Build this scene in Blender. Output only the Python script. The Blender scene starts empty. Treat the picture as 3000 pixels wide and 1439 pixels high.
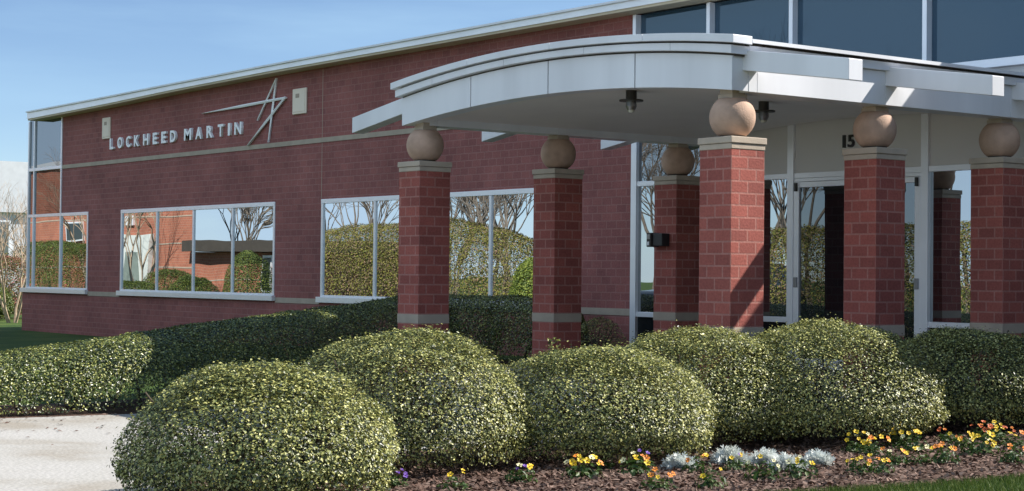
import bpy, bmesh, math, random
import numpy as np
from mathutils import Vector, Matrix
C = bpy.context.scene.collection
R = math.radians
rnd = random.Random(7)
nrs = np.random.RandomState(11)

# ------------------------------------------------------------------ camera, sky, sun, exposure
HC = 1.08
cam_d = bpy.data.cameras.new('camera'); cam = bpy.data.objects.new('camera', cam_d); C.objects.link(cam)
YAW, PITCH, ROLL = R(38.22), R(1.35), R(0.56)
fwd = Vector((-math.cos(YAW) * math.cos(PITCH), math.sin(YAW) * math.cos(PITCH), math.sin(PITCH)))
right = Vector((math.sin(YAW), math.cos(YAW), 0)); up = right.cross(fwd)
m = Matrix((right, up, -fwd)).transposed().to_4x4() @ Matrix.Rotation(ROLL, 4, 'Z')
m.translation = Vector((11.368, -10.8023, HC)); cam.matrix_world = m
cam_d.sensor_width = 36; cam_d.lens = 5241 / 3000 * 36
cam_d.shift_x = -153 / 3000; cam_d.shift_y = -37.1 / 3000
cam_d.clip_end = 2000; cam_d.clip_start = .1
bpy.context.scene.camera = cam

SUN = Vector((0.50, 1.0, 1.0)).normalized()
EL = math.asin(SUN.z); AZ = math.atan2(SUN.x, SUN.y)
w = bpy.data.worlds.new("World"); bpy.context.scene.world = w; w.use_nodes = True
nt = w.node_tree; bg = nt.nodes['Background']
sky = nt.nodes.new('ShaderNodeTexSky'); sky.sky_type = 'NISHITA'; sky.sun_disc = False
sky.sun_elevation = EL; sky.sun_rotation = AZ; sky.altitude = 50; sky.air_density = 0.7; sky.dust_density = 0.0; sky.ozone_density = 3.0
# thin streaky cirrus, part of the sky
tc = nt.nodes.new('ShaderNodeTexCoord'); mp = nt.nodes.new('ShaderNodeMapping'); mp.inputs['Scale'].default_value = (2.2, 2.2, 16)
nz = nt.nodes.new('ShaderNodeTexNoise'); nz.inputs['Scale'].default_value = 2.4; nz.inputs['Detail'].default_value = 5; nz.inputs['Roughness'].default_value = .55
rp = nt.nodes.new('ShaderNodeMapRange'); rp.inputs['From Min'].default_value = .42; rp.inputs['From Max'].default_value = .75
rp.inputs['To Min'].default_value = 0; rp.inputs['To Max'].default_value = .40
mx = nt.nodes.new('ShaderNodeMix'); mx.data_type = 'RGBA'
nt.links.new(tc.outputs['Generated'], mp.inputs[0]); nt.links.new(mp.outputs[0], nz.inputs['Vector']); nt.links.new(nz.outputs['Fac'], rp.inputs['Value'])
nt.links.new(rp.outputs[0], mx.inputs[0]); nt.links.new(sky.outputs[0], mx.inputs[6]); mx.inputs[7].default_value = (3.4, 5.2, 7.0, 1)
# a broad bank of bright broken cloud in the part of the sky behind the photographer (the windows mirror it)
dt = nt.nodes.new('ShaderNodeVectorMath'); dt.operation = 'DOT_PRODUCT'; dt.inputs[1].default_value = (-.15, -.985, .10); nt.links.new(tc.outputs['Generated'], dt.inputs[0])
mr1 = nt.nodes.new('ShaderNodeMapRange'); mr1.interpolation_type = 'SMOOTHSTEP'; mr1.inputs['From Min'].default_value = .05; mr1.inputs['From Max'].default_value = .65; nt.links.new(dt.outputs['Value'], mr1.inputs['Value'])
mp2 = nt.nodes.new('ShaderNodeMapping'); mp2.inputs['Scale'].default_value = (3, 3, 7); nt.links.new(tc.outputs['Generated'], mp2.inputs[0])
nz2 = nt.nodes.new('ShaderNodeTexNoise'); nz2.inputs['Scale'].default_value = 1.6; nz2.inputs['Detail'].default_value = 6; nt.links.new(mp2.outputs[0], nz2.inputs['Vector'])
mr2 = nt.nodes.new('ShaderNodeMapRange'); mr2.inputs['From Min'].default_value = .38; mr2.inputs['From Max'].default_value = .62; mr2.inputs['To Min'].default_value = .35; mr2.inputs['To Max'].default_value = .95; nt.links.new(nz2.outputs['Fac'], mr2.inputs['Value'])
mm = nt.nodes.new('ShaderNodeMath'); mm.operation = 'MULTIPLY'; nt.links.new(mr1.outputs[0], mm.inputs[0]); nt.links.new(mr2.outputs[0], mm.inputs[1])
mx2 = nt.nodes.new('ShaderNodeMix'); mx2.data_type = 'RGBA'; nt.links.new(mm.outputs[0], mx2.inputs[0]); nt.links.new(mx.outputs[2], mx2.inputs[6]); mx2.inputs[7].default_value = (5.5, 7.1, 8.9, 1)
nt.links.new(mx2.outputs[2], bg.inputs[0]); bg.inputs[1].default_value = 0.081
sl = bpy.data.lights.new('sun', 'SUN'); sl.energy = 5.0; sl.angle = R(.5); sl.color = (1, .95, .87)
so = bpy.data.objects.new('sun', sl); C.objects.link(so); so.location = (20, 30, 40)
so.rotation_euler = (-SUN).to_track_quat('-Z', 'Y').to_euler()
vs = bpy.context.scene.view_settings
vs.view_transform = 'Standard'; vs.look = 'None'; vs.exposure = 0.78; vs.gamma = 1
cy = bpy.context.scene.cycles
cy.max_bounces = 8; cy.glossy_bounces = 4; cy.transparent_max_bounces = 8

# ------------------------------------------------------------------ materials
def nodes(name):
    mt = bpy.data.materials.new(name); mt.use_nodes = True
    return mt, mt.node_tree, mt.node_tree.nodes['Principled BSDF']
def plain(name, col, rough=.6, metal=0., var=.12, scale=3., bump=0., bscale=60., spec=.5, streak=False):
    mt, t, b = nodes(name)
    n = t.nodes.new('ShaderNodeTexNoise'); n.inputs['Scale'].default_value = scale; n.inputs['Detail'].default_value = 6
    c = t.nodes.new('ShaderNodeTexCoord'); src = c.outputs['Object']
    if streak:
        mpn = t.nodes.new('ShaderNodeMapping'); mpn.inputs['Scale'].default_value = (1, 1, .12); t.links.new(src, mpn.inputs[0]); src = mpn.outputs[0]
    t.links.new(src, n.inputs['Vector'])
    r = t.nodes.new('ShaderNodeValToRGB')
    a = [max(0, x * (1 - var)) for x in col]; d = [min(1, x * (1 + var)) for x in col]
    r.color_ramp.elements[0].position = .3; r.color_ramp.elements[1].position = .7
    r.color_ramp.elements[0].color = (*a, 1); r.color_ramp.elements[1].color = (*d, 1)
    t.links.new(n.outputs['Fac'], r.inputs[0]); t.links.new(r.outputs[0], b.inputs['Base Color'])
    b.inputs['Roughness'].default_value = rough; b.inputs['Metallic'].default_value = metal; b.inputs['Specular IOR Level'].default_value = spec
    if bump:
        n2 = t.nodes.new('ShaderNodeTexNoise'); n2.inputs['Scale'].default_value = bscale; n2.inputs['Detail'].default_value = 4
        t.links.new(c.outputs['Object'], n2.inputs['Vector'])
        bp = t.nodes.new('ShaderNodeBump'); bp.inputs['Strength'].default_value = bump; bp.inputs['Distance'].default_value = .01
        t.links.new(n2.outputs['Fac'], bp.inputs['Height']); t.links.new(bp.outputs[0], b.inputs['Normal'])
    return mt
def brick(name, c1, c2, mortar, bw=.203, rh=.1067, ms=.009):
    mt, t, b = nodes(name)
    uv = t.nodes.new('ShaderNodeUVMap'); uv.uv_map = 'uv'
    k = t.nodes.new('ShaderNodeTexBrick'); k.offset = .5
    k.inputs['Color1'].default_value = (*c1, 1); k.inputs['Color2'].default_value = (*c2, 1); k.inputs['Mortar'].default_value = (*mortar, 1)
    k.inputs['Scale'].default_value = 1; k.inputs['Mortar Size'].default_value = ms; k.inputs['Mortar Smooth'].default_value = .2
    k.inputs['Bias'].default_value = -.1; k.inputs['Brick Width'].default_value = bw; k.inputs['Row Height'].default_value = rh
    t.links.new(uv.outputs[0], k.inputs['Vector'])
    n = t.nodes.new('ShaderNodeTexNoise'); n.inputs['Scale'].default_value = .9; n.inputs['Detail'].default_value = 8; n.inputs['Roughness'].default_value = .65
    t.links.new(uv.outputs[0], n.inputs['Vector'])
    mr = t.nodes.new('ShaderNodeMapRange'); mr.inputs['From Min'].default_value = .3; mr.inputs['From Max'].default_value = .7
    mr.inputs['To Min'].default_value = .76; mr.inputs['To Max'].default_value = 1.2; t.links.new(n.outputs['Fac'], mr.inputs['Value'])
    ng = t.nodes.new('ShaderNodeTexNoise'); ng.inputs['Scale'].default_value = 45; ng.inputs['Detail'].default_value = 3
    t.links.new(uv.outputs[0], ng.inputs['Vector'])
    mg = t.nodes.new('ShaderNodeMapRange'); mg.inputs['From Min'].default_value = .3; mg.inputs['From Max'].default_value = .7
    mg.inputs['To Min'].default_value = .86; mg.inputs['To Max'].default_value = 1.12; t.links.new(ng.outputs['Fac'], mg.inputs['Value'])
    ml = t.nodes.new('ShaderNodeMath'); ml.operation = 'MULTIPLY'; t.links.new(mr.outputs[0], ml.inputs[0]); t.links.new(mg.outputs[0], ml.inputs[1])
    vm = t.nodes.new('ShaderNodeVectorMath'); vm.operation = 'SCALE'
    t.links.new(k.outputs['Color'], vm.inputs[0]); t.links.new(ml.outputs[0], vm.inputs['Scale'])
    t.links.new(vm.outputs[0], b.inputs['Base Color'])
    b.inputs['Roughness'].default_value = .82; b.inputs['Specular IOR Level'].default_value = .3
    ad = t.nodes.new('ShaderNodeMath'); ad.operation = 'MULTIPLY_ADD'; ad.inputs[1].default_value = -1
    t.links.new(k.outputs['Fac'], ad.inputs[0]); t.links.new(ng.outputs['Fac'], ad.inputs[2])
    bp = t.nodes.new('ShaderNodeBump'); bp.inputs['Strength'].default_value = .5; bp.inputs['Distance'].default_value = .006
    t.links.new(ad.outputs[0], bp.inputs['Height']); t.links.new(bp.outputs[0], b.inputs['Normal'])
    return mt
def glass(name, fac, tint=(.86, .9, .92), body=(.012, .014, .016)):
    mt, t, b = nodes(name)
    b.inputs['Base Color'].default_value = (*body, 1); b.inputs['Roughness'].default_value = .25; b.inputs['Specular IOR Level'].default_value = 0
    g = t.nodes.new('ShaderNodeBsdfGlossy'); g.inputs['Roughness'].default_value = .0; g.inputs['Color'].default_value = (*tint, 1)
    c = t.nodes.new('ShaderNodeTexCoord'); n = t.nodes.new('ShaderNodeTexNoise'); n.inputs['Scale'].default_value = .7; n.inputs['Detail'].default_value = 1
    t.links.new(c.outputs['Object'], n.inputs['Vector'])
    bp = t.nodes.new('ShaderNodeBump'); bp.inputs['Strength'].default_value = .16; bp.inputs['Distance'].default_value = .02
    t.links.new(n.outputs['Fac'], bp.inputs['Height']); t.links.new(bp.outputs[0], g.inputs['Normal'])
    x = t.nodes.new('ShaderNodeMixShader'); x.inputs[0].default_value = fac
    t.links.new(b.outputs[0], x.inputs[1]); t.links.new(g.outputs[0], x.inputs[2]); t.links.new(x.outputs[0], t.nodes['Material Output'].inputs[0])
    return mt
def leafy(name, cols, rough=.45, trans=.25, spec=.5):
    mt, t, b = nodes(name)
    g = t.nodes.new('ShaderNodeNewGeometry'); r = t.nodes.new('ShaderNodeValToRGB'); r.color_ramp.interpolation = 'LINEAR'
    e = r.color_ramp.elements
    while len(e) < len(cols): e.new(.5)
    for i, c in enumerate(cols): e[i].position = i / (len(cols) - 1); e[i].color = (*c, 1)
    t.links.new(g.outputs['Random Per Island'], r.inputs[0]); t.links.new(r.outputs[0], b.inputs['Base Color'])
    b.inputs['Roughness'].default_value = rough; b.inputs['Specular IOR Level'].default_value = spec
    tr = t.nodes.new('ShaderNodeBsdfTranslucent'); t.links.new(r.outputs[0], tr.inputs[0])
    x = t.nodes.new('ShaderNodeMixShader'); x.inputs[0].default_value = trans
    t.links.new(b.outputs[0], x.inputs[1]); t.links.new(tr.outputs[0], x.inputs[2]); t.links.new(x.outputs[0], t.nodes['Material Output'].inputs[0])
    return mt
M = dict(
    brick=brick('wall_brick', (.315, .112, .100), (.25, .090, .084), (.33, .15, .135), ms=.008),
    cbrick=brick('column_brick', (.37, .105, .082), (.26, .075, .062), (.40, .175, .145), ms=.009),
    obrick=brick('orange_brick', (.42, .15, .09), (.36, .125, .08), (.42, .24, .17)),
    stone=plain('limestone', (.46, .38, .30), .8, var=.1, scale=6, bump=.25),
    band=plain('stone_band', (.42, .345, .27), .85, var=.1, scale=5, bump=.25),
    ball=plain('cast_stone', (.49, .33, .245), .85, var=.17, scale=7, bump=.5, bscale=90),
    white=plain('white_metal_panel', (.75, .76, .79), .36, var=.085, scale=2, streak=True),
    frame=plain('white_frame', (.90, .90, .93), .3, metal=.3, var=.03, scale=3),
    eave=plain('eave_metal', (.86, .86, .87), .35, metal=.35, var=.06, scale=2, streak=True),
    soffit=plain('tan_soffit', (.60, .51, .37), .7, var=.06),
    ceil=plain('canopy_ceiling', (.88, .82, .76), .75, var=.04, scale=1.5),
    panel=plain('grey_spandrel', (.70, .67, .64), .55, var=.04, scale=1.2),
    dark=plain('black_seal', (.012, .012, .013), .6),
    black=plain('black_plastic', (.02, .02, .022), .4),
    metal=plain('dull_metal', (.30, .30, .31), .35, metal=.9),
    cream=plain('cream_lamp', (.85, .73, .60), .6, var=.03),
    bronze=plain('dark_bronze', (.055, .05, .045), .4, metal=.6),
    lens=plain('lamp_lens', (.6, .58, .5), .2),
    letter=plain('letter_white', (.95, .95, .96), .35, var=.02),
    star=plain('brushed_steel', (.97, .97, .97), .3, metal=0, var=.05),
    roof=plain('roof_membrane', (.5, .5, .5), .8),
    glass=glass('window_glass', .74, (.80, .85, .88)), glassw=glass('corner_glass', .30, (.85, .9, .95)),
    glassd=glass('door_glass', .16, (.85, .92, .95)), glassb=glass('clerestory_glass', .09, (.70, .88, 1.0), (.015, .04, .07)),
    glasss=glass('sidelight_glass', .50, (.80, .86, .90)), glassk=glass('dark_glass', .04),
    conc=None, bark=plain('grey_bark', (.20, .165, .13), .9, var=.25, scale=12, bump=.5, bscale=30),
    palebark=plain('pale_bark', (.44, .33, .23), .85, var=.25, scale=10, bump=.4, bscale=30),
    stem=plain('shrub_stem', (.10, .075, .055), .9, var=.2, scale=20),
    leaf=leafy('shrub_leaf', [(.016, .024, .011), (.045, .062, .024), (.18, .21, .065), (.46, .46, .14), (.66, .62, .24)], .42, .15, .6),
    hleaf=leafy('hedge_leaf', [(.016, .028, .012), (.05, .075, .024), (.18, .22, .055), (.50, .49, .14)], .36, .15, .8),
    yleaf=leafy('autumn_hedge_leaf', [(.06, .08, .02), (.17, .18, .035), (.32, .29, .05), (.24, .19, .11), (.36, .22, .14)], .6, .2, .3),
    gleaf=leafy('green_leaf', [(.03, .05, .015), (.10, .14, .03), (.22, .25, .045)], .5, .2, .4),
    pleaf=leafy('azalea_leaf', [(.04, .06, .02), (.12, .14, .03), (.2, .17, .06), (.5, .16, .16), (.10, .10, .03)], .6, .2, .3),
    fleaf=leafy('pansy_leaf', [(.02, .05, .012), (.05, .10, .02), (.10, .14, .03)], .5, .25, .4),
    limeleaf=leafy('lime_leaf', [(.06, .10, .02), (.18, .24, .04), (.34, .38, .06)], .5, .2, .4),
    silver=leafy('silver_leaf', [(.50, .54, .51), (.70, .73, .70), (.84, .86, .83)], .8, .15, .3),
    grassb=leafy('grass_blade', [(.035, .075, .012), (.07, .125, .02), (.14, .17, .035)], .6, .2, .3),
    chip=leafy('bark_chip', [(.065, .04, .03), (.14, .085, .066), (.26, .18, .145), (.04, .026, .02)], .9, 0, .2),
    yellow=plain('yellow_petal', (.82, .56, .015), .6, var=.08), orange=plain('orange_petal', (.80, .25, .02), .6, var=.1),
    purple=plain('purple_petal', (.14, .05, .38), .6, var=.1), ivory=plain('ivory_petal', (.80, .74, .42), .6, var=.06),
    rust=plain('rust_petal', (.62, .12, .02), .6, var=.1), heart=plain('flower_heart', (.09, .03, .02), .7),
    carp=plain('car_paint', (.015, .02, .03), .15, var=.03), tyre=plain('tyre_rubber', (.02, .02, .02), .8), chrome=plain('chrome', (.8, .8, .82), .1, metal=1),
    lamp=plain('headlight', (.8, .8, .82), .1), pale=plain('pale_cladding', (.62, .63, .66), .6, var=.06), wood=plain('pole_wood', (.14, .11, .09), .9),
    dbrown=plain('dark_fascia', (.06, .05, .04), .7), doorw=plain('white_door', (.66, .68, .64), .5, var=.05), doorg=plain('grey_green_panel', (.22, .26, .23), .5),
)
# concrete walk with brown stains; grass; mulch
def ground_mat(name, c1, c2, c3, s1, s2, bump, rough=.9):
    mt, t, b = nodes(name); c = t.nodes.new('ShaderNodeTexCoord')
    n1 = t.nodes.new('ShaderNodeTexNoise'); n1.inputs['Scale'].default_value = s1; n1.inputs['Detail'].default_value = 7
    n2 = t.nodes.new('ShaderNodeTexNoise'); n2.inputs['Scale'].default_value = s2; n2.inputs['Detail'].default_value = 5
    for n in (n1, n2): t.links.new(c.outputs['Object'], n.inputs['Vector'])
    r = t.nodes.new('ShaderNodeValToRGB'); e = r.color_ramp.elements; e.new(.5)
    for i, (p, q) in enumerate(((.32, c1), (.5, c2), (.68, c3))): e[i].position = p; e[i].color = (*q, 1)
    mr = t.nodes.new('ShaderNodeMapRange'); mr.inputs['From Min'].default_value = .3; mr.inputs['From Max'].default_value = .7
    mr.inputs['To Min'].default_value = .75; mr.inputs['To Max'].default_value = 1.2; t.links.new(n2.outputs['Fac'], mr.inputs['Value'])
    vm = t.nodes.new('ShaderNodeVectorMath'); vm.operation = 'SCALE'
    t.links.new(n1.outputs['Fac'], r.inputs[0]); t.links.new(r.outputs[0], vm.inputs[0]); t.links.new(mr.outputs[0], vm.inputs['Scale'])
    t.links.new(vm.outputs[0], b.inputs['Base Color']); b.inputs['Roughness'].default_value = rough; b.inputs['Specular IOR Level'].default_value = .2
    bp = t.nodes.new('ShaderNodeBump'); bp.inputs['Strength'].default_value = bump; bp.inputs['Distance'].default_value = .02
    t.links.new(n2.outputs['Fac'], bp.inputs['Height']); t.links.new(bp.outputs[0], b.inputs['Normal'])
    return mt
M['conc'] = ground_mat('concrete', (.30, .27, .23), (.385, .37, .345), (.41, .395, .375), 1.1, 40, .15)
M['lawn'] = ground_mat('lawn_grass', (.035, .07, .014), (.06, .10, .02), (.10, .12, .03), .8, 60, .6)
M['mulch'] = ground_mat('bark_mulch', (.06, .037, .028), (.115, .07, .054), (.19, .125, .10), 9, 70, .9)
M['asphalt'] = ground_mat('asphalt', (.045, .045, .046), (.055, .055, .055), (.065, .064, .062), .6, 80, .3)

# ------------------------------------------------------------------ mesh helpers
class MB:
    def __init__(s): s.v = []; s.f = []; s.mi = []; s.cur = 0
    def vert(s, p): s.v.append(tuple(p)); return len(s.v) - 1
    def face(s, idx): s.f.append(tuple(idx)); s.mi.append(s.cur)
    def quad(s, *ps): s.face([s.vert(p) for p in ps]); return s
    def hexa(s, p):   # p: 8 corners, bottom ring ccw (seen from above) then top ring
        i = [s.vert(q) for q in p]
        for f in ((3, 2, 1, 0), (4, 5, 6, 7), (0, 1, 5, 4), (1, 2, 6, 5), (2, 3, 7, 6), (3, 0, 4, 7)): s.face([i[k] for k in f])
        return s
    def box(s, x0, x1, y0, y1, z0, z1):
        return s.hexa([(x0, y0, z0), (x1, y0, z0), (x1, y1, z0), (x0, y1, z0), (x0, y0, z1), (x1, y0, z1), (x1, y1, z1), (x0, y1, z1)])
    def loft(s, rings, caps=True, close=True):
        ids = [[s.vert(p) for p in r] for r in rings]; n = len(ids[0])
        for a, b in zip(ids, ids[1:]):
            for k in range(n if close else n - 1): s.face((a[k], a[(k + 1) % n], b[(k + 1) % n], b[k]))
        if caps: s.face(ids[0][::-1]); s.face(ids[-1])
        return s
    def lathe(s, c, prof, n=24, caps=True):
        return s.loft([[(c[0] + r * math.cos(2 * math.pi * k / n), c[1] + r * math.sin(2 * math.pi * k / n), c[2] + z) for k in range(n)] for r, z in prof], caps)
    def tube(s, pts, rad, n=6, caps=True):
        rings = []; pts = [Vector(p) for p in pts]
        for i, p in enumerate(pts):
            d = (pts[min(i + 1, len(pts) - 1)] - pts[max(i - 1, 0)]).normalized()
            a = d.orthogonal().normalized(); b = d.cross(a)
            rings.append([p + (a * math.cos(2 * math.pi * k / n) + b * math.sin(2 * math.pi * k / n)) * rad[i] for k in range(n)])
        return s.loft(rings, caps)
    def arc(s, xs, zb, zt, y0, y1):   # a slab between two curves z(x)
        return s.loft([[(x, y0, zb(x)), (x, y1, zb(x)), (x, y1, zt(x)), (x, y0, zt(x))] for x in xs])
    def build(s, name, mats, parent=None, smooth=False, bevel=0., world=None, loc=None):
        me = bpy.data.meshes.new(name); me.from_pydata(s.v, [], s.f); me.update()
        bm = bmesh.new(); bm.from_mesh(me); bmesh.ops.recalc_face_normals(bm, faces=bm.faces)
        uv = bm.loops.layers.uv.new('uv')
        for f in bm.faces:
            n = f.normal; ax, ay, az = abs(n.x), abs(n.y), abs(n.z)
            for l in f.loops:
                p = l.vert.co
                l[uv].uv = (p.x, p.y) if az > ax and az > ay else ((p.y, p.z) if ax > ay else (p.x, p.z))
            f.smooth = smooth
        bm.to_mesh(me); bm.free()
        for mm in (mats if isinstance(mats, (list, tuple)) else [mats]): me.materials.append(mm)
        if len(s.mi) == len(me.polygons): me.polygons.foreach_set('material_index', s.mi)
        o = bpy.data.objects.new(name, me); C.objects.link(o)
        if bevel:
            bv = o.modifiers.new('bevel', 'BEVEL'); bv.width = bevel; bv.segments = 2; bv.limit_method = 'ANGLE'; bv.angle_limit = R(50)
        if loc is not None: o.location = loc
        if parent is not None:
            o.parent = parent
            if loc is None: o.location = -parent.location   # mesh written in world coordinates
        return o
def tag(o, label, cat, group=None, kind=None):
    if label: o['label'] = label
    if cat: o['category'] = cat
    if group: o['group'] = group
    if kind: o['kind'] = kind
    return o
def thing(name, loc, label, cat, group=None):
    o = bpy.data.objects.new(name, None); C.objects.link(o); o.location = loc; o.empty_display_size = .2
    return tag(o, label, cat, group)
def soup(name, V, nper, faces, mat, parent=None, loc=(0, 0, 0)):
    """many small identical-topology pieces: V is (n, nper, 3); faces are triples/quads of indices in a piece"""
    n = len(V); k = len(faces[0]); F = (np.array(faces)[None] + (np.arange(n) * nper)[:, None, None]).reshape(-1, k)
    me = bpy.data.meshes.new(name); me.vertices.add(n * nper); me.vertices.foreach_set('co', V.astype(np.float32).ravel())
    me.loops.add(F.size); me.loops.foreach_set('vertex_index', F.ravel().astype(np.int32))
    me.polygons.add(len(F)); me.polygons.foreach_set('loop_start', np.arange(0, F.size, k, dtype=np.int32))
    me.update(calc_edges=True); me.validate(); me.materials.append(mat)
    o = bpy.data.objects.new(name, me); C.objects.link(o); o.location = loc
    if parent is not None: o.parent = parent
    return o
def unit(a): return a / (np.linalg.norm(a, axis=-1, keepdims=True) + 1e-9)
def leaves(P, N, L, W, jitter=.8, fold=.25, rs=nrs):
    n = len(P); N = unit(N + rs.normal(0, jitter, (n, 3)) * .5)
    T = unit(np.cross(N, rs.normal(0, 1, (n, 3)))); B = np.cross(N, T)
    s = rs.uniform(.6, 1.25, (n, 1)); l = L * s; wd = W * s * rs.uniform(.8, 1.2, (n, 1))
    base = P - T * l * .5; tip = P + T * l * .5; mid = P + T * l * rs.uniform(-.08, .08, (n, 1))
    return np.stack([base, mid + B * wd * .5 + N * wd * fold, tip, mid - B * wd * .5 + N * wd * fold], 1)
LF = [(0, 1, 2), (0, 2, 3)]
def lump(P, seed, amp, freq):   # cheap smooth noise on points
    rs = np.random.RandomState(seed); s = 0
    for _ in range(6):
        k = rs.normal(0, freq, 3); s = s + np.sin(P @ k + rs.uniform(0, 6.28))
    return s / 6 * amp
def gz(x, y):
    sm = lambda a, b, t: (lambda u: u * u * (3 - 2 * u))(np.clip((t - a) / (b - a), 0, 1))
    return -.28 + .20 * sm(-2, 4.5, y) * sm(-24, -8, x) * (1 - sm(2, 6, x) * .6)

# ------------------------------------------------------------------ the ground
def grid_sheet(name, mat, ys, xl, xr, nx, dz, kind='structure'):
    b = MB(); ids = []
    for y in ys:
        a, c = xl(y), xr(y); ids.append([b.vert((a + (c - a) * k / nx, y, float(gz(a + (c - a) * k / nx, y)) + dz)) for k in range(nx + 1)])
    for r0, r1 in zip(ids, ids[1:]):
        for k in range(nx): b.face((r0[k], r0[k + 1], r1[k + 1], r1[k]))
    o = b.build(name, mat); o['kind'] = kind
    return o
lin = lambda a, b, n: [a + (b - a) * k / n for k in range(n + 1)]
interp = lambda pts: (lambda t: float(np.interp(t, [p[0] for p in pts], [p[1] for p in pts])))
ys = [-600, -200, -60] + lin(-20, 5, 50) + [8, 12, 20, 40, 80, 200, 600]
b = MB(); xs_ = [-600, -300, -150, -80, -50] + lin(-34, 14, 60) + [25, 60, 200, 600]
ids = [[b.vert((x, y, float(gz(x, y)))) for x in xs_] for y in ys]
for r0, r1 in zip(ids, ids[1:]):
    for k in range(len(xs_) - 1): b.face((r0[k], r0[k + 1], r1[k + 1], r1[k]))
tag(b.build('ground', M['lawn'], smooth=True), 'mown green lawn around the building', 'lawn', kind='structure')
path_l = interp([(-30, -5.6), (-6, -4.75), (-4.3, -4.55), (-3.2, -4.45), (-1.5, -4.9), (0, -5.4)])
path_r = interp([(-30, 1.2), (-7.6, 2.6), (-6.9, 2.1), (-6.3, 1.5), (-5.6, .8), (-5, .25), (-3, -.1), (-.2, -.2)])
tag(grid_sheet('path', M['conc'], [-30, -20, -12] + lin(-8, -.02, 24), path_l, path_r, 8, .006), 'pale concrete walkway to the entrance', 'path')
bed_r = interp([(-7.2, 2.5), (-6.6, 3.0), (-5.6, 3.1), (-4.6, 3.1), (-2.8, 3.46), (-1.9, 3.6), (-.9, 3.77), (1, 3.9), (4.4, 4.2)])
tag(grid_sheet('flower_bed', M['mulch'], lin(-7.2, 4.4, 44), lambda y: path_r(y) + .004 if y < -.1 else .45, bed_r, 10, .004), 'brown bark mulch bed along the shrubs', 'flower bed')
hedge_bed = grid_sheet('mulch_strip', M['mulch'], lin(-9, 3.6, 24), interp([(-9, -7.2), (-4.5, -6.2), (-3, -6.1), (-1.5, -7), (.6, -8.6), (3.6, -9.9)]), lambda y: path_l(y) - .004 if y < 0 else -5.55, 6, .004)
tag(hedge_bed, 'bark mulch under the long hedge', 'mulch')
b = MB().box(-5.5, .4, .0, 4.54, -.6, 0.0); tag(b.build('porch_floor', M['conc'], bevel=.01), 'concrete porch floor beneath the canopy', 'porch floor', kind='structure')
tag(grid_sheet('reflector', M['conc'], lin(-26, -9.2, 6), lambda y: -8.5, lambda y: 40, 10, .008), 'unseen pale concrete sheet added to bounce sunlight onto the canopy', 'reflector')  # unseen pale ground, added so its sunlit bounce brightens the fascia
tag(grid_sheet('parking_lot', M['asphalt'], lin(-22, -8.4, 6), lambda y: -48, lambda y: -9, 12, .008), 'dark asphalt parking area opposite the building', 'parking lot')

# ------------------------------------------------------------------ the office building
FY = 4.55
bld = thing('office_building', (-10, 8, 0), 'red brick office building with white window frames and a flat white eave', 'building')
def wall_holes(mb, x0, x1, z0, z1, holes, y, depth):
    xs = sorted({x0, x1, *[h[0] for h in holes], *[h[1] for h in holes]}); zs = sorted({z0, z1, *[h[2] for h in holes], *[h[3] for h in holes]})
    for xa, xb in zip(xs, xs[1:]):
        for za, zb in zip(zs, zs[1:]):
            cx, cz = (xa + xb) / 2, (za + zb) / 2
            if not any(h[0] < cx < h[1] and h[2] < cz < h[3] for h in holes): mb.quad((xa, y, za), (xb, y, za), (xb, y, zb), (xa, y, zb))
    for a, c, e, f in holes:
        mb.quad((a, y, e), (a, y + depth, e), (a, y + depth, f), (a, y, f)); mb.quad((c, y, e), (c, y + depth, e), (c, y + depth, f), (c, y, f))
        mb.quad((a, y, f), (c, y, f), (c, y + depth, f), (a, y + depth, f)); mb.quad((a, y, e), (c, y, e), (c, y + depth, e), (a, y + depth, e))
W1 = (-25.69, -24.24, .58, 2.31); W2 = (-22.62, -16.28, .58, 2.31); W3 = (-14.70, -8.35, .58, 2.31)
b = MB(); wall_holes(b, -25.69, -6.66, -.6, 4.56, [W1, W2, W3], FY, .25)
b.quad((-27.82, FY, -.6), (-25.69, FY, -.6), (-25.69, FY, .58), (-27.82, FY, .58))          # under the corner glazing
b.quad((-27.82, FY, -.6), (-27.82, 18, -.6), (-27.82, 18, .58), (-27.82, FY, .58))
b.quad((-27.82, FY, .58), (-25.69, FY, .58), (-25.69, FY + .3, .58), (-27.82, FY + .3, .58))
b.quad((-27.60, 8, .58), (-27.60, 18, .58), (-27.60, 18, 4.5), (-27.60, 8, 4.5))
b.quad((-6.66, FY, -.6), (-6.66, FY + .3, -.6), (-6.66, FY + .3, 4.56), (-6.66, FY, 4.56))
b.quad((-27.82, 18, -.6), (3.85, 18, -.6), (3.85, 18, 4.5), (-27.82, 18, 4.5)); b.quad((3.85, FY, -.6), (3.85, 18, -.6), (3.85, 18, 4.5), (3.85, FY, 4.5))
b.build('wall', M['brick'], bld)
MB().box(8.6, 18, -1.5, 17, -.6, 4.6).build('sky_blocker_wall', M['brick'], bld)   # unseen block, added to keep low sky light off the columns
# stone courses
b = MB()
for xa, xb in ((-24.22, -22.66), (-16.24, -14.74), (-8.31, -6.67)): b.box(xa, xb, FY - .012, FY + .02, .55, .64)
b.box(-25.66, -6.67, FY - .014, FY + .02, 3.265, 3.345)
b.build('stone_band', M['band'], bld)
b = MB()
for xj in (-14.72, ): b.box(xj - .006, xj + .006, FY - .0015, FY + .01, 2.32, 3.26); b.box(xj - .006, xj + .006, FY - .0015, FY + .01, 3.35, 4.5)
b.build('control_joint', M['band'], bld)
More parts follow.
